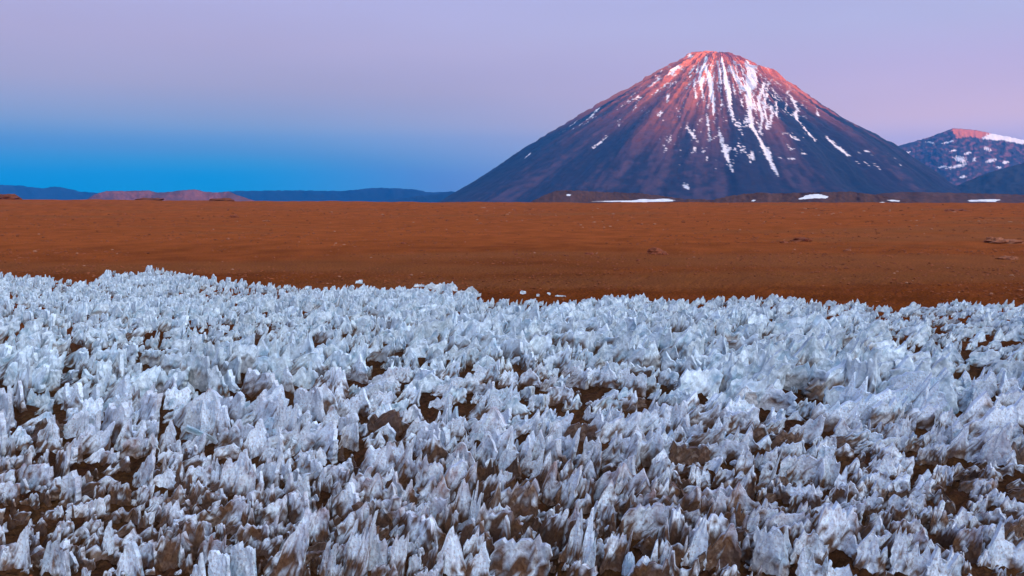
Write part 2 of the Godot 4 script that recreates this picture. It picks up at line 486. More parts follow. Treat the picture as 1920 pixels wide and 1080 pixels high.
func build_mass(mass: Array) -> void:
	var kinds := {}
	var me := ArrayMesh.new()
	var count := 0
	for layer in 2:                          # 0 clean ice, 1 ice with dust on it
		var V := PackedVector3Array()
		var C := PackedColorArray()
		var IX := PackedInt32Array()
		var g := RandomNumberGenerator.new()
		g.seed = 31 + layer
		for s in mass:
			if (1 if s[7] > 0.13 else 0) != layer: continue
			var dz: float = -s[0].z
			var lod := 2 if s[2] < 0.27 else (0 if dz < 19.0 else 1)
			var di := clampi(int(s[6] * 4.0), 0, 4)
			var du := clampi(int(s[7] * 5.0), 0, 3)
			var ba := 1 if s[8] > 0.0 else 0
			var key := "%d %d %d %d %d %d" % [lod, s[5], di, du, ba, g.randi() % 8]
			var t0 := 0.36 if s[5] == 3 else 0.12
			if not kinds.has(key):
				var h := RandomNumberGenerator.new()
				h.seed = hash(key)
				kinds[key] = blade(h, 0.8, 1.0, t0, s[5], di * 0.25 + 0.05, du * 0.2 + 0.02, 0.42 if ba else 0.0, [12, 9, 8][lod], [7, 5, 4][lod])
			var b: Array = kinds[key]
			var bas := Basis(Vector3.UP, s[4]) * Basis.from_scale(Vector3(s[1] / 0.8, s[2], s[3] / t0))
			var base := V.size()
			V.append_array(Transform3D(bas, s[0]) * (b[0] as PackedVector3Array))
			C.append_array(b[2])
			var ix: PackedInt32Array = (b[3] as PackedInt32Array).duplicate()
			for k in ix.size(): ix[k] += base
			IX.append_array(ix)
		count += IX.size() / 3
		var a := []
		a.resize(Mesh.ARRAY_MAX)
		a[Mesh.ARRAY_VERTEX] = V
		a[Mesh.ARRAY_COLOR] = C
		a[Mesh.ARRAY_INDEX] = IX
		me.add_surface_from_arrays(Mesh.PRIMITIVE_TRIANGLES, a)
		me.surface_set_material(layer, [ice_mat, dirty_ice_mat][layer])
	print("mass triangles ", count, " shapes ", kinds.size())
	var o := put("ice_spire_field", me, null)
	tag(o, "dense field of thousands of pale blue ice spires before the soil", "ice field", "", "stuff")

# ---------------------------------------------------------------- mountains
const LEFT_R := [[97, 0], [99, 38], [103, 53], [120, 77], [135, 103], [167, 153], [203, 220], [240, 280], [263, 320], [300, 380], [337, 440], [375, 507], [410, 575]]
const RIGHT_R := [[97, 0], [99, 24], [102, 32], [113, 66], [131, 90], [134, 112], [152, 130], [172, 157], [203, 200], [227, 240], [250, 290], [273, 333], [307, 383], [330, 417], [353, 446], [365, 475], [376, 505], [410, 575]]
const CX := 1340.0
# snow in the gullies: column, row, half width in photo pixels
const SNOW := [
	[[1325, 103, 4], [1323, 120, 4], [1330, 140, 5], [1335, 170, 4.5], [1337, 193, 4], [1338, 212, 2.5]],
	[[1318, 118, 3], [1314, 150, 3], [1318, 185, 2]],
	[[1347, 238, 1.6], [1353, 267, 2.2], [1360, 288, 3], [1366, 305, 2], [1374, 322, 1.2]],
	[[1353, 107, 2.5], [1357, 133, 4], [1364, 170, 5], [1366, 200, 4], [1373, 227, 2.2]],
	[[1400, 115, 8], [1410, 132, 14], [1409, 150, 14], [1402, 173, 9], [1402, 203, 5], [1408, 240, 3], [1427, 270, 3.2], [1440, 297, 3], [1457, 327, 1.6]],
	[[1366, 122, 2], [1380, 150, 4], [1392, 170, 4]],
	[[1434, 155, 4], [1422, 185, 4], [1427, 227, 2.6], [1423, 250, 2]],
	[[1477, 180, 2.5], [1493, 203, 2.6], [1500, 223, 3.2], [1517, 243, 2.6], [1533, 263, 1.5]],
	[[1345, 112, 1.4], [1350, 150, 1.8], [1352, 190, 1.1]], [[1375, 112, 1.4], [1384, 160, 1.8], [1388, 200, 1.2]], [[1390, 120, 1.2], [1396, 165, 1.8]], [[1418, 152, 1.6], [1412, 190, 1.8], [1415, 218, 1.2]], [[1442, 150, 1.4], [1433, 200, 1.6], [1437, 242, 1.0]], [[1310, 120, 1.4], [1304, 160, 1.6], [1310, 200, 1.0]], [[1325, 215, 1.2], [1331, 250, 1.0]], [[1470, 168, 1.2], [1478, 205, 1.2]],
	[[1557, 257, 1.6], [1580, 280, 2.2], [1597, 293, 1.3]],
	[[1512, 200, 1.4], [1527, 217, 1.6]],
	[[1458, 193, 2.2], [1457, 222, 2.2]], [[1448, 200, 3], [1445, 230, 2]],
	[[1280, 117, 3], [1270, 128, 4], [1262, 140, 2]], [[1240, 150, 3], [1224, 162, 2.5]], [[1300, 101, 3], [1292, 103, 2]],
	[[1133, 202, 1.6], [1113, 223, 2.2], [1094, 237, 1.3]], [[1087, 227, 1.6], [1057, 250, 2]], [[1133, 258, 1.4], [1110, 277, 1.2]], [[1187, 207, 2.4], [1192, 198, 1.6]],
	[[1245, 213, 2], [1240, 218, 2]], [[1258, 180, 2], [1255, 192, 1.5]], [[1290, 240, 1.4], [1310, 268, 1]], [[1284, 349, 2.4], [1290, 353, 1.6]], [[1000, 290, 1.6], [992, 296, 1.4]],
	[[1470, 250, 1], [1496, 262, 1]], [[1438, 280, 1.4], [1443, 292, 1]],
]

func snow_at(lines: Array, x: float, y: float) -> float:   # > 0 inside a snow streak
	var best := -9.0
	for s in lines:
		if y < s[0][1] - 8.0 or y > s[-1][1] + 8.0: continue
		for k in s.size() - 1:
			var a: Vector3 = s[k]
			var b: Vector3 = s[k + 1]
			var dx := b.x - a.x
			var dy := b.y - a.y
			var t := clampf(((x - a.x) * dx + (y - a.y) * dy) / maxf(dx * dx + dy * dy, 0.01), 0.0, 1.0)
			best = maxf(best, 0.85 * lerpf(a.z, b.z, t) - Vector2(x - a.x - dx * t, y - a.y - dy * t).length())
	return best

var vol_c := Vector3.ZERO
var vol_rows: Array[Vector4] = []      # per profile row: left radius, right radius, left height, right height
const VOL_N := 320
func vol_y(j: int) -> float: return lerpf(97.0, 410.0, pow(float(j) / VOL_N, 1.08))

# where a sight line first meets the plain cone: x = arc length on the slope in photo pixels, y = profile row
func on_cone(px: float, py: float, unit: float) -> Vector2:
	var d := px_ray(px, py)
	d = d / Vector2(d.x, d.z).length()
	var to_eye := Vector3(-vol_c.x, 0, -vol_c.z).normalized()
	var right := Vector3.UP.cross(to_eye)
	var t := 4200.0
	while t < 8200.0:
		var p := cam.position + d * t
		var q := p - vol_c
		var th := atan2(q.dot(right), q.dot(to_eye))
		var w := 0.5 + 0.5 * sin(th)
		var lo := 0
		var hi := VOL_N
		while hi - lo > 1:
			var mid := (lo + hi) / 2
			if lerpf(vol_rows[mid].z, vol_rows[mid].w, w) > p.y: lo = mid
			else: hi = mid
		if lerpf(vol_rows[lo].x, vol_rows[lo].y, w) > Vector2(q.x, q.z).length() and p.y < vol_rows[0].z:
			return Vector2(th * 0.5 * (vol_rows[lo].x + vol_rows[lo].y) / unit, vol_y(lo))
		t += 12.0
	return Vector2(-9999.0, 0.0)

# fields of scattered drifts: column, row, width, height (photo pixels), how thick they lie
const DRIFTS := [[1330, 140, 36, 45, 0.7], [1385, 150, 42, 45, 0.95], [1430, 185, 40, 45, 0.9], [1400, 225, 55, 35, 0.55], [1360, 185, 36, 50, 0.55], [1468, 185, 25, 40, 0.6], [1230, 155, 40, 28, 0.55], [1190, 200, 25, 32, 0.42], [1260, 122, 24, 18, 0.5], [1340, 250, 60, 45, 0.32], [1470, 240, 40, 40, 0.3], [1110, 228, 40, 12, 0.4], [1640, 300, 40, 16, 0.15]]

func build_volcano() -> void:
	var m := 7500.0 / F                  # metres per photo pixel at that distance
	var C := far_px(CX, HZ, 7500.0)
	C.y = 0.0
	vol_c = C
	var far := C.length()
	var az0 := atan2(C.x, -C.z)
	for j in VOL_N + 1:
		var y := vol_y(j)
		var dl := px_ray(CX - table(LEFT_R, y), y)
		var dr := px_ray(CX + table(RIGHT_R, y), y)
		var al := az0 - atan2(dl.x, -dl.z)
		var ar := atan2(dr.x, -dr.z) - az0
		vol_rows.append(Vector4(far * sin(al), far * sin(ar), EYE + dl.y / Vector2(dl.x, dl.z).length() * far * cos(al), EYE + dr.y / Vector2(dr.x, dr.z).length() * far * cos(ar)))
	var lines := []
	for s in SNOW:
		var l := []
		for p in s:
			var o := on_cone(p[0], p[1], m)
			if o.y > 0.0: l.append(Vector3(o.x, o.y, p[2]))
		if l.size() > 1: lines.append(l)
	var fields := []
	for z in DRIFTS:
		var o := on_cone(z[0], z[1], m)
		if o.y > 0.0: fields.append([o.x, o.y, z[2], z[3], z[4]])
	var to_eye := Vector3(-C.x, 0, -C.z).normalized()
	var right := Vector3.UP.cross(to_eye)
	var angs: Array[float] = []
	var a := -180.0
	while a < 180.0:
		angs.append(a)
		a += 0.32 if absf(a) < 98.0 else 5.0
	var n_a := angs.size()
	var v := PackedVector3Array()
	var c := PackedColorArray()
	for j in VOL_N + 1:
		var y := vol_y(j)
		var row := vol_rows[j]
		var mean_r := 0.5 * (row.x + row.y) / m
		var low := smoothstep(100.0, 360.0, y)
		for t in angs:
			var th := deg_to_rad(t)
			var sx := sin(th)
			var cz := cos(th)
			var R := lerpf(row.x, row.y, 0.5 + 0.5 * sx) / m
			# gullies and ribs that run down the slope
			var amp := minf(1.0, R / 110.0)
			var wob := nb.get_noise_2d(th * 30.0, y * 0.35) * 3.0
			var g1 := nb.get_noise_3d(sx * 95.0 + wob, cz * 95.0, y * 0.10)
			var g2 := 0.5 - absf(na.get_noise_3d(sx * 210.0 + wob, cz * 210.0, y * 0.12))
			var g3 := 0.5 - absf(na.get_noise_3d(sx * 620.0, cz * 620.0 + 40.0, y * 0.5))
			var rough := na.get_noise_3d(sx * R * 2.6, cz * R * 2.6, y * 2.6)
			var edge := 1.0 - 0.6 * absf(sx) ** 6
			R += amp * edge * (g1 * 34.0 * (0.4 + 0.6 * low) + (g2 - 0.2) * 22.0 * (1.0 - 0.3 * low) + (g3 - 0.2) * 12.0 * (1.0 - 0.4 * low)) + rough * 4.5 * (1.0 - 0.75 * low) * minf(1.0, R / 40.0)
			if t > -60.0 and t < 10.0:   # the long buttress down the middle of the near side
				R += 15.0 * amp * smoothstep(110.0, 230.0, y) * exp(-pow((t + 22.0) / 9.0, 2.0))
			var hy := lerpf(row.z, row.w, 0.5 + 0.5 * sx) + (0.0 if j == 0 else rough * 2.0 * m * (1.0 - 0.7 * low))
			hy -= (5.0 + 5.0 * na.get_noise_2d(t * 14.0, 3.0)) * m * smoothstep(200.0, 98.0, y)
			v.append(C + (right * sx + to_eye * cz) * R * m + Vector3(0, hy, 0))
			# rock: sunset red above and shade below are painted into its colour
			var s1 := nb.get_noise_3d(sx * 160.0 + 50.0, cz * 160.0, y * 0.06)
			var s2 := na.get_noise_3d(sx * 520.0 + wob * 2.0, cz * 520.0, y * 0.10)
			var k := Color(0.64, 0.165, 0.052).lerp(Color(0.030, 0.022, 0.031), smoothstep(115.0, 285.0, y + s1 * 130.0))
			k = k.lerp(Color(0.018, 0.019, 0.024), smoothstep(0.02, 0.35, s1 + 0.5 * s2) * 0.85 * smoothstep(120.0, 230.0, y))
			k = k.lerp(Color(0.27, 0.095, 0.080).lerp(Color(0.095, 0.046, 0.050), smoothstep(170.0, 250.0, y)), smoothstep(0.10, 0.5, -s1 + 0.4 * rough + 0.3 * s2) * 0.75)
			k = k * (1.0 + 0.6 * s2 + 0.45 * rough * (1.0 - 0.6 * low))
			# snow
			if absf(t) < 97.0 and y < 385.0:
				var A := th * mean_r
				var jit := na.get_noise_2d(t * 40.0, y * 9.0) * 2.5
				var ji2 := nb.get_noise_2d(t * 120.0 + 77.0, y * 30.0)
				var sn := snow_at(lines, A + jit, y + ji2 * 4.0)
				var thread := na.get_noise_3d(sx * 1100.0, cz * 1100.0, y * 1.6)
				var grain := nb.get_noise_3d(sx * 2600.0, cz * 2600.0, y * 16.0)
				var f := smoothstep(0.0, 0.25, clampf(sn * 0.30 + 0.1, -1.0, 0.9) + 0.85 * thread + 0.5 * grain)
				if sn < -3.0: f = 0.0
				# scattered drifts in the gullies
				var zone := 0.0
				for z in fields:
					var ex: float = (A - z[0]) / z[2]
					var ey: float = (y - z[1]) / z[3]
					if absf(ex) < 2.2 and absf(ey) < 2.2: zone = maxf(zone, 0.84 * z[4] * exp(-ex * ex - ey * ey))
				if zone > 0.04:
					var drift := nb.get_noise_3d(sx * 420.0, cz * 420.0 + 9.0, y * 2.0) * 0.40 + thread * 0.75 + grain * 0.55 - (g3 - 0.25) * 0.5
					f = maxf(f, smoothstep(0.0, 0.12, drift - (0.47 - 0.52 * zone)))
				k = k.lerp(Color(0.88, 0.88, 0.89), f)
			k.a = 1.0
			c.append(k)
	var ix := PackedInt32Array()
	for j in VOL_N:
		var p := j * n_a
		for q in n_a:
			var q2 := (q + 1) % n_a
			ix.append_array([p + q, p + n_a + q2, p + n_a + q, p + q, p + q2, p + n_a + q2])
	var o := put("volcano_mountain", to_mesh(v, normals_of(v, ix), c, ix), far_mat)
	tag(o, "tall cone-shaped volcano with red sunlit summit and snow-filled gullies", "", "", "structure")

# A ridge: crest given as photo columns and rows at a distance; front and back slopes fall from it with gullies.
func ridge(crest: Array, dist: float, foot: float, slope: float, rough: float, cols: int, rows: int, tint: Callable, seed_: float) -> ArrayMesh:
	var m := dist / F
	var v := PackedVector3Array()
	var c := PackedColorArray()
	var x0: float = crest[0][0]
	var x1: float = crest[-1][0]
	var back := 5
	var lines := rows + back + 1
	for i in cols + 1:
		var px := lerpf(x0, x1, float(i) / cols)
		var top := table(crest, px) + rough * 0.35 * na.get_noise_2d(px * 6.0, seed_)
		var p := far_px(px, top, dist)
		var out := Vector3(-p.x, 0, -p.z).normalized()
		for j in lines:
			var q := float(j - back) / rows          # 0 at the crest, 1 at the near foot, below 0 on the far side
			var aq := absf(q) if q >= 0.0 else absf(q) * rows / back
			var ypx := lerpf(top, foot, aq)
			var drop := (ypx - top) * m
			var n := nb.get_noise_3d(px * 1.3 + ypx * 0.8, ypx * 1.1 - px * 0.3, seed_) * 1.0 + 0.6 * (0.5 - absf(na.get_noise_3d(px * 3.0 - ypx * 1.5, ypx * 2.6, seed_)))
			var reach := drop * slope * (0.8 + 0.45 * aq) + n * rough * m * smoothstep(0.0, 0.12, aq) * 3.0
			v.append(p + out * reach * (1.0 if q >= 0.0 else -1.0) + Vector3(0, -drop + na.get_noise_3d(px * 9.0, aq * 160.0, seed_) * rough * 0.12 * m * smoothstep(0.0, 0.1, aq), 0))
			var k: Color = tint.call(px, ypx, aq, n)
			k.a = 1.0
			c.append(k)
	var ix := PackedInt32Array()
	for i in cols:
		for j in lines - 1:
			var a := i * lines + j
			ix.append_array([a, a + lines + 1, a + lines, a, a + 1, a + lines + 1])
	# wound so that front faces look outwards
	var flipped := PackedInt32Array()
	for k in range(0, ix.size(), 3): flipped.append_array([ix[k], ix[k + 2], ix[k + 1]])
	return to_mesh(v, normals_of(v, flipped), c, flipped)

func build_ranges() -> void:
	# far blue ranges
	var blue := func(px, _y, _q, n): return Color(0.014, 0.018, 0.022) * (1.0 + 0.5 * n + 0.25 * na.get_noise_1d(px * 12.0))
	var o := put("hills", ridge([[-420, 352], [-200, 346], [-60, 350], [0, 347], [40, 348], [75, 353], [105, 350], [125, 353], [150, 359], [180, 361], [215, 366], [260, 378]], 14300.0, 392.0, 2.2, 6.0, 160, 14, blue, 3.0), far_mat)
	tag(o, "far blue mountains beyond the dusty mauve hills", "", "", "structure")
	o = put("hills", ridge([[330, 368], [400, 362], [445, 358], [540, 357], [640, 358], [670, 355], [700, 352], [740, 353], [775, 355], [810, 361], [845, 359], [900, 362], [980, 378]], 14800.0, 392.0, 2.2, 5.0, 160, 14, blue, 8.0), far_mat)
	tag(o, "long flat blue ridge far beyond the soil plain", "", "", "structure")
	o = put("hills", ridge([[690, 379], [740, 373], [790, 367], [830, 362], [860, 360], [900, 366], [940, 379]], 12000.0, 392.0, 2.0, 5.0, 80, 12, blue, 15.0), far_mat)
	tag(o, "low blue foothill at the left foot of the volcano", "", "", "structure")
	# mauve hills
	var mauve := func(px, y, q, n): return Color(0.27, 0.10, 0.10).lerp(Color(0.12, 0.06, 0.07), clampf(0.5 + 1.2 * n + 0.6 * na.get_noise_2d(px * 9.0, y * 20.0), 0.0, 1.0))
	o = put("hills", ridge([[150, 382], [178, 364], [200, 358], [240, 358], [278, 357], [295, 361], [315, 360], [340, 357], [365, 355], [382, 359], [405, 361], [428, 359], [445, 366], [470, 374], [500, 384]], 4600.0, 392.0, 1.7, 2.5, 200, 22, mauve, 21.0), far_mat)
	tag(o, "low rounded mauve hills behind the soil plain", "", "", "structure")
	# brown hills in front of the volcano
	var brown := func(px, y, q, n): return Color(0.085, 0.035, 0.019) * (1.0 + 0.5 * n + 0.55 * na.get_noise_2d(px * 11.0, y * 30.0))
	o = put("hills", ridge([[985, 384], [1010, 371], [1030, 362], [1050, 356.5], [1090, 357.5], [1130, 360], [1160, 361], [1200, 362], [1240, 367], [1290, 374], [1350, 384]], 2300.0, 392.0, 2.6, 5.0, 160, 20, brown, 31.0), far_mat)
	tag(o, "smooth brown hill before the volcano with snow along its foot", "", "", "structure")
	o = put("hills", ridge([[1560, 384], [1620, 368], [1660, 362], [1690, 360], [1760, 361], [1850, 363], [1920, 365], [2050, 363], [2200, 380]], 2500.0, 392.0, 2.6, 4.0, 120, 18, brown, 45.0), far_mat)
	tag(o, "long low brown hill under the dark slope", "", "", "structure")
	o = put("hills", ridge([[1240, 381], [1290, 373], [1340, 374], [1365, 368], [1400, 363], [1430, 361], [1460, 363], [1500, 361], [1550, 360], [1590, 359], [1620, 362], [1660, 368], [1700, 374], [1780, 384]], 1900.0, 392.0, 2.4, 6.0, 180, 20, brown, 38.0), far_mat)
	tag(o, "dark brown hills carrying the bright oblong snow patch", "", "", "structure")
	# the second mountain
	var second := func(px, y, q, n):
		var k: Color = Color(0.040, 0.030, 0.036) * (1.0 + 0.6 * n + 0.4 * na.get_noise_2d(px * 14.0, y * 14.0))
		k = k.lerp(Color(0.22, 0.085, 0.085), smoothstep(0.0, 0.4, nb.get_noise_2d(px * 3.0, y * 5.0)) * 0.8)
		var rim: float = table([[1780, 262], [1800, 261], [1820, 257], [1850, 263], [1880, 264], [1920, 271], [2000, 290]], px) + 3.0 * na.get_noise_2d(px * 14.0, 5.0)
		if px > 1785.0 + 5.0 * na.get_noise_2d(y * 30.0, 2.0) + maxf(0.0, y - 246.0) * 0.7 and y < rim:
			k = Color(0.58, 0.165, 0.08) * (1.0 + 0.3 * na.get_noise_2d(px * 20.0, y * 10.0))  # last sun on the rim, painted into the rock colour
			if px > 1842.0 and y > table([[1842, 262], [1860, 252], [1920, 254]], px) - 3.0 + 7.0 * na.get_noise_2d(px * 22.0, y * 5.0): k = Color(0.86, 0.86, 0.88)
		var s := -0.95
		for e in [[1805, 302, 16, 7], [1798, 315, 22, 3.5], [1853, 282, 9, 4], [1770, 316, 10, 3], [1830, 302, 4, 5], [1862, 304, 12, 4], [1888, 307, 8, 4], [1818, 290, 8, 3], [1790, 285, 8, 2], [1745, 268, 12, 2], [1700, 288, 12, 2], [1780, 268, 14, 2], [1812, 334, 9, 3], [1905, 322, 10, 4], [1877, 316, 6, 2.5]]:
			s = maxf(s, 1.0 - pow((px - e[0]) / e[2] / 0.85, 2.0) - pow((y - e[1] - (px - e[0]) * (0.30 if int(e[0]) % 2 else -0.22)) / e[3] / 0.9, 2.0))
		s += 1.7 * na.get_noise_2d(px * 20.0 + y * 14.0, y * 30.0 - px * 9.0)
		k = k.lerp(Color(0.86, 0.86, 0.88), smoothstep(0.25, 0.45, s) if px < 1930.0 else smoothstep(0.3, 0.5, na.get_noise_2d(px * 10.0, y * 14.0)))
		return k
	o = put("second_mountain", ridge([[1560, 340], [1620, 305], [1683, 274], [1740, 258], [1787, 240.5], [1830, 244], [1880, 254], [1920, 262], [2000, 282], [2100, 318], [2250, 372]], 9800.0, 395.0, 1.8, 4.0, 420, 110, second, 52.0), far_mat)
	tag(o, "farther mountain with a red sunlit rim and snow patches", "", "", "structure")
	var dark := func(px, y, q, n): return Color(0.034, 0.032, 0.032) * (1.0 + 0.6 * n + 0.4 * na.get_noise_2d(px * 8.0, y * 12.0))
	o = put("dark_slope_hill", ridge([[1740, 380], [1783, 353], [1810, 341], [1850, 325], [1880, 316], [1920, 305], [1990, 288], [2100, 270], [2300, 300], [2500, 380]], 6300.0, 392.0, 1.8, 5.0, 170, 40, dark, 60.0), far_mat)
	tag(o, "dark shaded slope in front of the farther mountain", "", "", "structure")

# ---------------------------------------------------------------- snow patches, stones, mounds
func patch(outline: Array, dist: float, lift: float) -> ArrayMesh:
	# a shallow drift: outline in photo pixels on a slope at that distance, rounded top, thickness of its own
	var mid := Vector2.ZERO
	for p in outline: mid += Vector2(p[0], p[1])
	mid /= outline.size()
	var v := PackedVector3Array()
	var c := PackedColorArray()
	var n := outline.size() * 6
	var rings := 4
	for r in rings + 1:
		for k in n:
			var f := float(k) / 6.0
			var i := int(f) % outline.size()
			var a := Vector2(outline[i][0], outline[i][1])
			var b := Vector2(outline[(i + 1) % outline.size()][0], outline[(i + 1) % outline.size()][1])
			var e := a.lerp(b, f - int(f))
			e = mid + (e - mid) * (1.0 + 0.30 * na.get_noise_2d(e.x * 40.0, e.y * 90.0))
			var s := 1.0 - float(r) / rings
			var q := mid + (e - mid) * s
			# the slope leans away: what is higher in view lies farther
			var p := far_px(q.x, q.y, dist + (HZ + 4.0 - q.y) * dist / F * 2.2)
			var out := (cam.position - p).normalized()
			v.append(p + out * (lift * sqrt(maxf(0.0, 1.0 - s * s)) - lift * 0.2))
			c.append(Color(0.86, 0.87, 0.90))
	var ix := PackedInt32Array()
	for r in rings:
		for k in n:
			var k2 := (k + 1) % n
			ix.append_array([r * n + k, r * n + k2, r * n + n + k2, r * n + k, r * n + n + k2, r * n + n + k])
	return to_mesh(v, normals_of(v, ix), c, ix)

func stone(seed_: int, size: Vector3, base: Color, detail := 10, sharp := 0.35) -> ArrayMesh:
	var v := PackedVector3Array()
	var c := PackedColorArray()
	var nu := detail * 2
	var nv := detail
	for j in nv + 1:
		var ph := PI * j / nv
		for i in nu:
			var th := TAU * i / nu
			var d := Vector3(sin(ph) * cos(th), cos(ph), sin(ph) * sin(th))
			var n := na.get_noise_3d(d.x * 55.0 + seed_ * 31.0, d.y * 55.0, d.z * 55.0)
			var n2 := nb.get_noise_3d(d.x * 160.0 + seed_ * 17.0, d.y * 160.0, d.z * 160.0)
			var r := 1.0 + sharp * n + 0.4 * sharp * n2
			# flattened facets
			r = minf(r, 0.86 / maxf(0.2, absf(d.dot(Vector3(sin(seed_ * 1.7), 0.4, cos(seed_ * 1.7)).normalized()))))
			v.append(Vector3(d.x * size.x, d.y * size.y, d.z * size.z) * r + Vector3(0, size.y * 0.45, 0))
			c.append(base * (1.0 + 0.5 * n + 0.4 * n2))
	for k in c.size(): c[k].a = 1.0
	var ix := PackedInt32Array()
	for j in nv:
		for i in nu:
			var i2 := (i + 1) % nu
			ix.append_array([j * nu + i, j * nu + i2, j * nu + nu + i2, j * nu + i, j * nu + nu + i2, j * nu + nu + i])
	return to_mesh(v, PackedVector3Array(), c, ix)

func build_details() -> void:
	# snow patches on the brown hills
	var pts := [
		[[[1112, 377.4], [1150, 376.2], [1185, 376], [1203, 373], [1225, 374.2], [1248, 372], [1266, 375], [1256, 378], [1200, 379], [1150, 378.4]], 2100.0, "long thin snow strip along the foot of the smooth brown hill"],
		[[[1498, 374], [1507, 367.5], [1520, 364.5], [1535, 364], [1545, 366], [1553, 369], [1548, 372], [1530, 371.5], [1512, 373]], 1780.0, "bright oblong snow patch high on the dark brown hills"],
		[[[1408, 377], [1412, 374.6], [1417, 375], [1414, 377.5]], 1780.0, "small snow patch on the hill left of the oblong patch"],
		[[[1663, 375], [1675, 374.6], [1687, 376], [1686, 378], [1672, 377.4]], 1780.0, "short thin snow strip right of the oblong snow patch"],
		[[[1813, 375.5], [1840, 374], [1865, 373.4], [1877, 374.4], [1866, 378], [1822, 378]], 2250.0, "long snow strip at the foot of the low hill, farthest right"],
		[[[1061, 365.5], [1066, 363.6], [1071, 365], [1069, 367.4], [1063, 367]], 2130.0, "tiny snow spot on the flank of the smooth brown hill"],
		[[[1646, 380], [1655, 378.4], [1660, 379.4], [1652, 381]], 640.0, "tiny snow scrap on the crest of the soil plain"],
	]
	for p in pts:
		var o := put("snow_patch", patch(p[0], p[1], 1.2), far_mat)
		tag(o, p[2], "snow patch", "snow patches on the brown hills")
	# mounds on the crest of the plain
	for q in [[16, 377, 46, 11, "small rusty mound on the horizon at the far left edge"], [418, 377, 44, 8, "low rusty mound on the horizon before the mauve hills"], [280, 378, 50, 5, "faint low mound on the horizon beneath the mauve hills"]]:
		var d := 560.0
		var p := far_px(q[0], HZ, d)
		p.y = ground(p.x, p.z) - 0.4
		var o := put("rocky_mound", stone(int(q[0]), Vector3(q[2] * d / F * 0.5, q[3] * d / F * 0.62, q[2] * d / F * 0.4), Color(0.24, 0.07, 0.03), 14, 0.5), rock_mat)
		o.position = p
		tag(o, q[4], "mound", "rocky mounds on the crest")
	# stones that can be told apart: column, row, width px, height px
	for q in [
		[1228, 476, 30, 14, "largest brown boulder alone on the middle of the plain"], [1246, 478, 10, 7, "small stone touching the largest brown boulder on its right"], [440, 408, 14, 8, "brown stone alone on the left of the soil plain"],
		[500, 414, 16, 3, "flat pale stone right of the lone left stone"], [1502, 452, 34, 8, "flat rusty outcrop on the right middle of the plain"], [1470, 456, 14, 5, "low stone left of the flat rusty outcrop"],
		[1885, 456, 54, 7, "broad pale outcrop at the right edge of the plain"], [1862, 453, 26, 9, "dark stone at the left end of the broad pale outcrop"], [1888, 486, 30, 7, "rusty flat stone below the broad pale outcrop"],
		[1104, 477, 16, 5, "small grey stone left of the largest brown boulder"], [968, 478, 7, 4, "tiny dark stone in the middle of the plain"], [1196, 489, 7, 4, "dark stone below the largest brown boulder"], [756, 457, 8, 4, "small stone on the soil above the ice cluster"],
		[1795, 394, 34, 6, "stony rise near the horizon on the right"], [1590, 470, 10, 4, "pinkish stone right of the flat rusty outcrop"], [1780, 400, 16, 4, "low dark stone below the stony rise"], [428, 449, 8, 4, "pale pebble halfway down the left of the plain"], [900, 419, 10, 3, "pale flat stone near the horizon in the middle"],
	]:
		var p := at_px(q[0], q[1])
		var d := p.distance_to(cam.position)
		var pale: bool = q[4].contains("pale") or q[4].contains("pink")
		var o := put("stone", stone(int(q[0] + q[1]), Vector3(q[2] * d / F * 0.5, q[3] * d / F * 0.62, q[2] * d / F * 0.42), Color(0.40, 0.145, 0.07) if pale else Color(0.30, 0.085, 0.04), 10, 0.85), rock_mat)
		o.position = p - Vector3(0, q[3] * d / F * 0.2, 0)
		o.rotation.y = rng.randf_range(-0.4, 0.4)
		tag(o, q[4], "stone", "stones lying on the soil plain")
	# loose ice beyond the edge of the field
	for q in [[980, 549, 9, 6, "tilted scrap of ice alone above the middle notch"], [1028, 551, 6, 5, "tiny ice scrap right of the tilted scrap"], [1050, 554, 16, 5, "flat ice scrap on the soil right of the notch"], [673, 530, 10, 5, "small ice scrap alone above the field edge"], [897, 553, 7, 5, "ice scrap at the right end of the outlying ridge"], [1008, 553, 5, 4, "smallest ice crumb by the notch"]]:
		var p := at_px(q[0], q[1] + 2)
		var d := p.distance_to(cam.position)
		var h := RandomNumberGenerator.new()
		h.seed = int(q[0])
		var sb := blade(h, q[2] * d / F * 1.2, q[3] * d / F * 1.3, q[3] * d / F * 0.2, 6 if int(q[0]) % 2 else 0, 0.0, 0.0, 0.0, 8, 5)
		var o := put("ice_scrap", to_mesh(sb[0], sb[1], sb[2], sb[3]), ice_mat)
		o.position = p
		o.rotation.y = rng.randf_range(-0.5, 0.5)
		tag(o, q[4], "ice scrap", "scraps of ice on the soil")
	# the outlying ridge of ice beyond the edge
	var g := RandomNumberGenerator.new()
	var i := 0
	for q in [[786, 541, 16, 8, "leftmost low ice tooth of the outlying ridge"], [808, 542, 22, 12, "second ice tooth from the left of the outlying ridge"], [830, 545, 26, 19, "tallest ice tooth of the outlying ridge"], [846, 546, 18, 16, "pointed ice tooth right of the tallest one"], [864, 549, 16, 10, "low ice tooth near the right end of the outlying ridge"], [884, 552, 20, 15, "rightmost ice tooth of the outlying ridge"]]:
		var p := at_px(q[0], q[1])
		var d := p.distance_to(cam.position)
		g.seed = 77 + i
		i += 1
		var b := blade(g, q[2] * d / F * 1.2, q[3] * d / F * 1.05, 0.06, 0 if i % 2 else 1, 0.0, 0.1, 0.0, 14, 8)
		var o := put("ice_tooth", to_mesh(b[0], b[1], b[2], b[3]), ice_mat)
		o.position = p
		tag(o, q[4], "ice tooth", "teeth of the outlying ice ridge")
	# a fallen splinter among the spires
	g.seed = 5
	var fb := blade(g, 0.09, 0.6, 0.03, 1, 0.0, 0.0, 0.0, 8, 12)
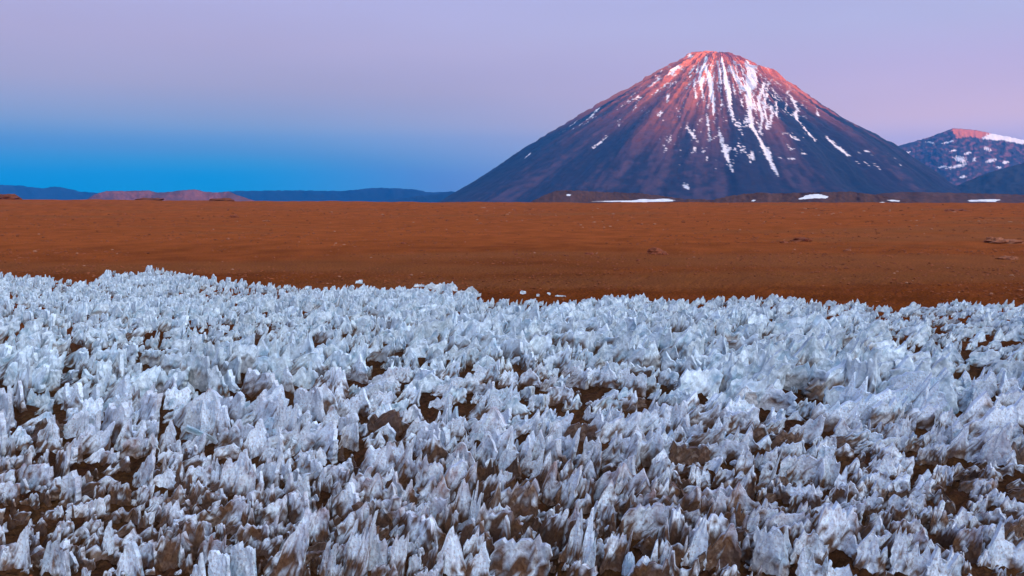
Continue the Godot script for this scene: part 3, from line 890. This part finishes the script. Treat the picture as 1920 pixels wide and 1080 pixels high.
	var fo := put("fallen_ice_splinter", to_mesh(fb[0], fb[1], fb[2], fb[3]), ice_mat)
	fo.position = at_px(362, 836) + Vector3(0, 0.26, 0)
	fo.rotation = Vector3(0.35, 0.2, -1.95)
	tag(fo, "long thin splinter of ice fallen across a hollow", "ice splinter")
	# gravel strewn over the plain
	var kinds := [stone(3, Vector3(0.5, 0.32, 0.42), Color(1, 1, 1), 4, 0.5)]
	var mm := MultiMesh.new()
	mm.transform_format = MultiMesh.TRANSFORM_3D
	mm.use_colors = true
	mm.mesh = kinds[0]
	var where: Array[Transform3D] = []
	var tints: Array[Color] = []
	rng.seed = 99
	while where.size() < 12000:
		var px := rng.randf_range(-60.0, 1980.0)
		var py := 384.0 + 190.0 * pow(rng.randf(), 1.15)
		if py > field_edge(px) - 14.0: continue
		# bands and clusters
		var p := at_px(px, py)
		if nb.get_noise_2d(p.x * 1.2, p.z * 2.4) + rng.randf_range(-0.3, 0.3) < 0.0: continue
		var s := p.distance_to(cam.position) / F * 1.1 * pow(rng.randf(), 3.5) * 4.5 + 0.035
		where.append(Transform3D(Basis(Vector3.UP, rng.randf() * TAU) * Basis.from_scale(Vector3(s * rng.randf_range(0.8, 1.8), s * 0.8, s)), p - Vector3(0, s * 0.06, 0)))
		var tone := rng.randf()
		var col := Color(0.30, 0.085, 0.03) * rng.randf_range(0.7, 1.35)
		if tone > (0.86 if py < 432.0 and px > 900.0 else 0.975): col = Color(0.50, 0.24, 0.14)
		col.a = 1.0
		tints.append(col)
	mm.instance_count = where.size()
	for k in where.size():
		mm.set_instance_transform(k, where[k])
		mm.set_instance_color(k, tints[k])
	var mi := MultiMeshInstance3D.new()
	mi.multimesh = mm
	mi.material_override = rock_mat
	mi.name = numbered("gravel")
	add_child(mi)
	tag(mi, "loose gravel and small stones strewn over the red soil", "gravel", "", "stuff")

# ---------------------------------------------------------------- materials and sky
func noise_tex(freq: float, seed_: int, lo: float, hi: float, octaves := 5, kind := FastNoiseLite.TYPE_SIMPLEX_SMOOTH) -> NoiseTexture2D:
	var n := FastNoiseLite.new()
	n.noise_type = kind
	n.frequency = freq
	n.seed = seed_
	n.fractal_octaves = octaves
	n.fractal_gain = 0.6
	var t := NoiseTexture2D.new()
	t.width = 512
	t.height = 512
	t.seamless = true
	t.noise = n
	var r := Gradient.new()
	r.offsets = PackedFloat32Array([0.0, 1.0])
	r.colors = PackedColorArray([Color(lo, lo, lo), Color(hi, hi, hi)])
	t.color_ramp = r
	return t

func cell_tex(freq: float, seed_: int, lo: float, hi: float, flat: bool) -> NoiseTexture2D:
	var t := noise_tex(freq, seed_, lo, hi, 2, FastNoiseLite.TYPE_CELLULAR)
	var n: FastNoiseLite = t.noise
	n.cellular_return_type = FastNoiseLite.RETURN_CELL_VALUE if flat else FastNoiseLite.RETURN_DISTANCE
	n.fractal_gain = 0.5
	n.domain_warp_enabled = true
	n.domain_warp_amplitude = 18.0
	n.domain_warp_frequency = 0.02
	return t

func material(rough: float, tex: NoiseTexture2D, scale: Vector3, bump: NoiseTexture2D = null, cm := 0.0) -> StandardMaterial3D:
	var m := StandardMaterial3D.new()
	m.vertex_color_use_as_albedo = true
	m.roughness = rough
	m.metallic_specular = 0.3
	if tex:
		m.albedo_texture = tex
		m.uv1_triplanar = true
		m.uv1_world_triplanar = true
		m.uv1_scale = scale
	if bump:
		m.heightmap_enabled = true
		m.heightmap_texture = bump
		m.heightmap_scale = cm
	return m

const FOG := 0.000046
const AIR := Color(0.015, 0.17, 0.60)      # what the lit air itself adds, looking level
const EAST := [[0.0, Color(0.008, 0.20, 0.60)], [1.8, Color(0.010, 0.22, 0.62)], [2.7, Color(0.045, 0.26, 0.61)], [4.0, Color(0.13, 0.30, 0.60)], [5.6, Color(0.235, 0.325, 0.585)], [7.6, Color(0.34, 0.35, 0.58)], [10.4, Color(0.41, 0.39, 0.64)], [14.5, Color(0.43, 0.44, 0.75)], [24.0, Color(0.43, 0.48, 0.84)], [90.0, Color(0.50, 0.66, 1.06)]]
const SIDE := [[0.0, Color(0.38, 0.40, 0.69)], [4.0, Color(0.50, 0.43, 0.70)], [5.4, Color(0.54, 0.43, 0.66)], [8.7, Color(0.47, 0.42, 0.70)], [11.4, Color(0.44, 0.455, 0.74)], [14.5, Color(0.41, 0.435, 0.74)], [24.0, Color(0.43, 0.48, 0.83)], [90.0, Color(0.50, 0.66, 1.06)]]

func ramp(t: Array, x: float) -> Color:
	if x <= t[0][0]: return t[0][1]
	for k in range(1, t.size()):
		if x <= t[k][0]:
			return t[k - 1][1].lerp(t[k][1], (x - t[k - 1][0]) / (t[k][0] - t[k - 1][0]))
	return t[-1][1]

func sky_color(d: Vector3, anti: Vector3) -> Color:
	var el := rad_to_deg(asin(clampf(d.y, -1.0, 1.0)))
	if el < -1.0: return Color(0.16, 0.10, 0.09)
	var flat := Vector3(d.x, 0, d.z).normalized()
	var away := rad_to_deg(flat.angle_to(anti))           # 0 opposite the sun
	# the blue shadow of the earth opposite the sun, the pink belt to its sides
	var e := maxf(el, 0.0)
	var c := ramp(EAST, e).lerp(ramp(SIDE, e), smoothstep(16.0, 72.0, away))
	# the air in the scene lies in front of the sky: the sky behind it
	var T := exp(-FOG * minf(16300.0, 1400.0 / maxf(sin(deg_to_rad(e)), 0.02)))
	c = (c - AIR * (1.0 - T)) * (1.0 / T)
	c = Color(maxf(c.r, 0.003), maxf(c.g, 0.02), maxf(c.b, 0.05))
	if el < 8.0:
		var mean := (c.r + c.g + c.b) / 3.0
		var lack := maxf(0.0, 0.40 - mean) * 3.0
		c = c + Color(0.0, lack * 0.5, lack * 0.5)
	# faint uneven haze
	c = c * (1.0 + 0.05 * na.get_noise_3d(flat.x * 90.0, el * 9.0, flat.z * 90.0))
	# the glow where the sun went down
	var ang := rad_to_deg(d.angle_to(sun_dir))
	var g := exp(-pow(ang / 39.0, 2.0))
	c = c + Color(6.6, 6.5, 6.5) * g
	c.a = 1.0
	return c

func sky_picture() -> ImageTexture:
	var w := 1024
	var h := 512
	var anti := Vector3(-sun_dir.x, 0, -sun_dir.z).normalized()
	var im := Image.create(w, h, false, Image.FORMAT_RGBAF)
	for y in h:
		var th := PI * (y + 0.5) / h
		for x in w:
			var ph := TAU * (x + 0.5) / w
			im.set_pixel(x, y, sky_color(Vector3(sin(ph) * sin(th), cos(th), -cos(ph) * sin(th)), anti))
	return ImageTexture.create_from_image(im)

# ---------------------------------------------------------------- the scene
func _ready() -> void:
	for q in [[na, 11, 5], [nb, 23, 3], [nc, 37, 4]]:
		var n: FastNoiseLite = q[0]
		n.noise_type = FastNoiseLite.TYPE_SIMPLEX_SMOOTH
		n.seed = q[1]
		n.frequency = 0.02
		n.fractal_octaves = q[2]
	# camera
	cam = Camera3D.new()
	cam.name = "camera"
	cam.fov = rad_to_deg(2.0 * atan(540.0 / F))
	cam.near = 0.1
	cam.far = 80000.0
	cam.position = Vector3(0, EYE, 0)
	cam.rotation.x = -atan((540.0 - HZ) / F)
	add_child(cam)
	cam.current = true
	# sun, low; an added range out of view hides it from the plain
	var az := deg_to_rad(SUN_AZ)
	var el := deg_to_rad(SUN_EL)
	sun_dir = Vector3(sin(az) * cos(el), sin(el), cos(az) * cos(el))
	var sun := DirectionalLight3D.new()
	sun.name = "sun"
	sun.light_color = Color(1.0, 0.63, 0.42)
	sun.light_energy = 1.6
	sun.light_angular_distance = 4.0
	sun.shadow_enabled = true
	sun.sky_mode = DirectionalLight3D.SKY_MODE_LIGHT_ONLY
	add_child(sun)
	sun.look_at_from_position(sun_dir * 100.0, Vector3.ZERO)
	# sky and air
	var env := Environment.new()
	env.background_mode = Environment.BG_SKY
	var pano := PanoramaSkyMaterial.new()
	pano.panorama = sky_picture()
	var sky := Sky.new()
	sky.sky_material = pano
	env.sky = sky
	env.background_energy_multiplier = 0.9
	env.tonemap_mode = Environment.TONE_MAPPER_LINEAR
	env.tonemap_exposure = 1.12
	env.sdfgi_enabled = true
	env.ssao_enabled = true
	env.ssil_enabled = true
	env.fog_enabled = true
	env.fog_density = FOG
	env.fog_light_color = Color(0.10, 0.60, 0.98)
	var we := WorldEnvironment.new()
	we.name = "world_environment"
	we.environment = env
	add_child(we)
	# materials
	ice_mat = material(0.34, cell_tex(0.016, 4, 0.74, 1.06, true), Vector3(1.5, 1.2, 1.5), cell_tex(0.012, 8, 0.0, 1.0, false), 2.2)
	ice_mat.metallic_specular = 0.4
	ice_mat.backlight_enabled = true
	ice_mat.backlight = Color(0.30, 0.34, 0.38)
	ice_mat.metallic_specular = 0.4
	dirty_ice_mat = ice_mat.duplicate()
	var specks := noise_tex(0.030, 14, 0.0, 1.0, 6)
	var ramp_ := Gradient.new()
	ramp_.offsets = PackedFloat32Array([0.0, 0.30, 0.56, 0.64, 0.74, 1.0])
	ramp_.colors = PackedColorArray([Color(0.88, 0.90, 0.93), Color(1, 1, 1), Color(0.97, 0.96, 0.98), Color(0.91, 0.88, 0.89), Color(0.82, 0.75, 0.73), Color(0.60, 0.48, 0.42)])
	specks.color_ramp = ramp_
	dirty_ice_mat.albedo_texture = specks
	dirty_ice_mat.uv1_scale = Vector3(1.7, 1.3, 1.7)
	rock_mat = material(0.95, noise_tex(0.03, 5, 0.6, 1.0), Vector3(0.6, 0.6, 0.6), noise_tex(0.03, 9, 0.0, 1.0), 2.0)
	soil_mat = material(0.99, noise_tex(0.05, 6, 0.60, 1.12), Vector3(0.23, 0.23, 0.23), noise_tex(0.06, 10, 0.0, 1.0), 6.0)
	soil_mat.metallic_specular = 0.08
	far_mat = material(0.97, noise_tex(0.03, 7, 0.82, 1.0), Vector3(0.0031, 0.0031, 0.0031))
	var t0 := Time.get_ticks_msec()
	build_ground()
	print("ground ", Time.get_ticks_msec() - t0)
	build_volcano()
	print("volcano ", Time.get_ticks_msec() - t0)
	build_ranges()
	print("ranges ", Time.get_ticks_msec() - t0)
	build_field()
	print("field ", Time.get_ticks_msec() - t0)
	build_details()
	print("details ", Time.get_ticks_msec() - t0)
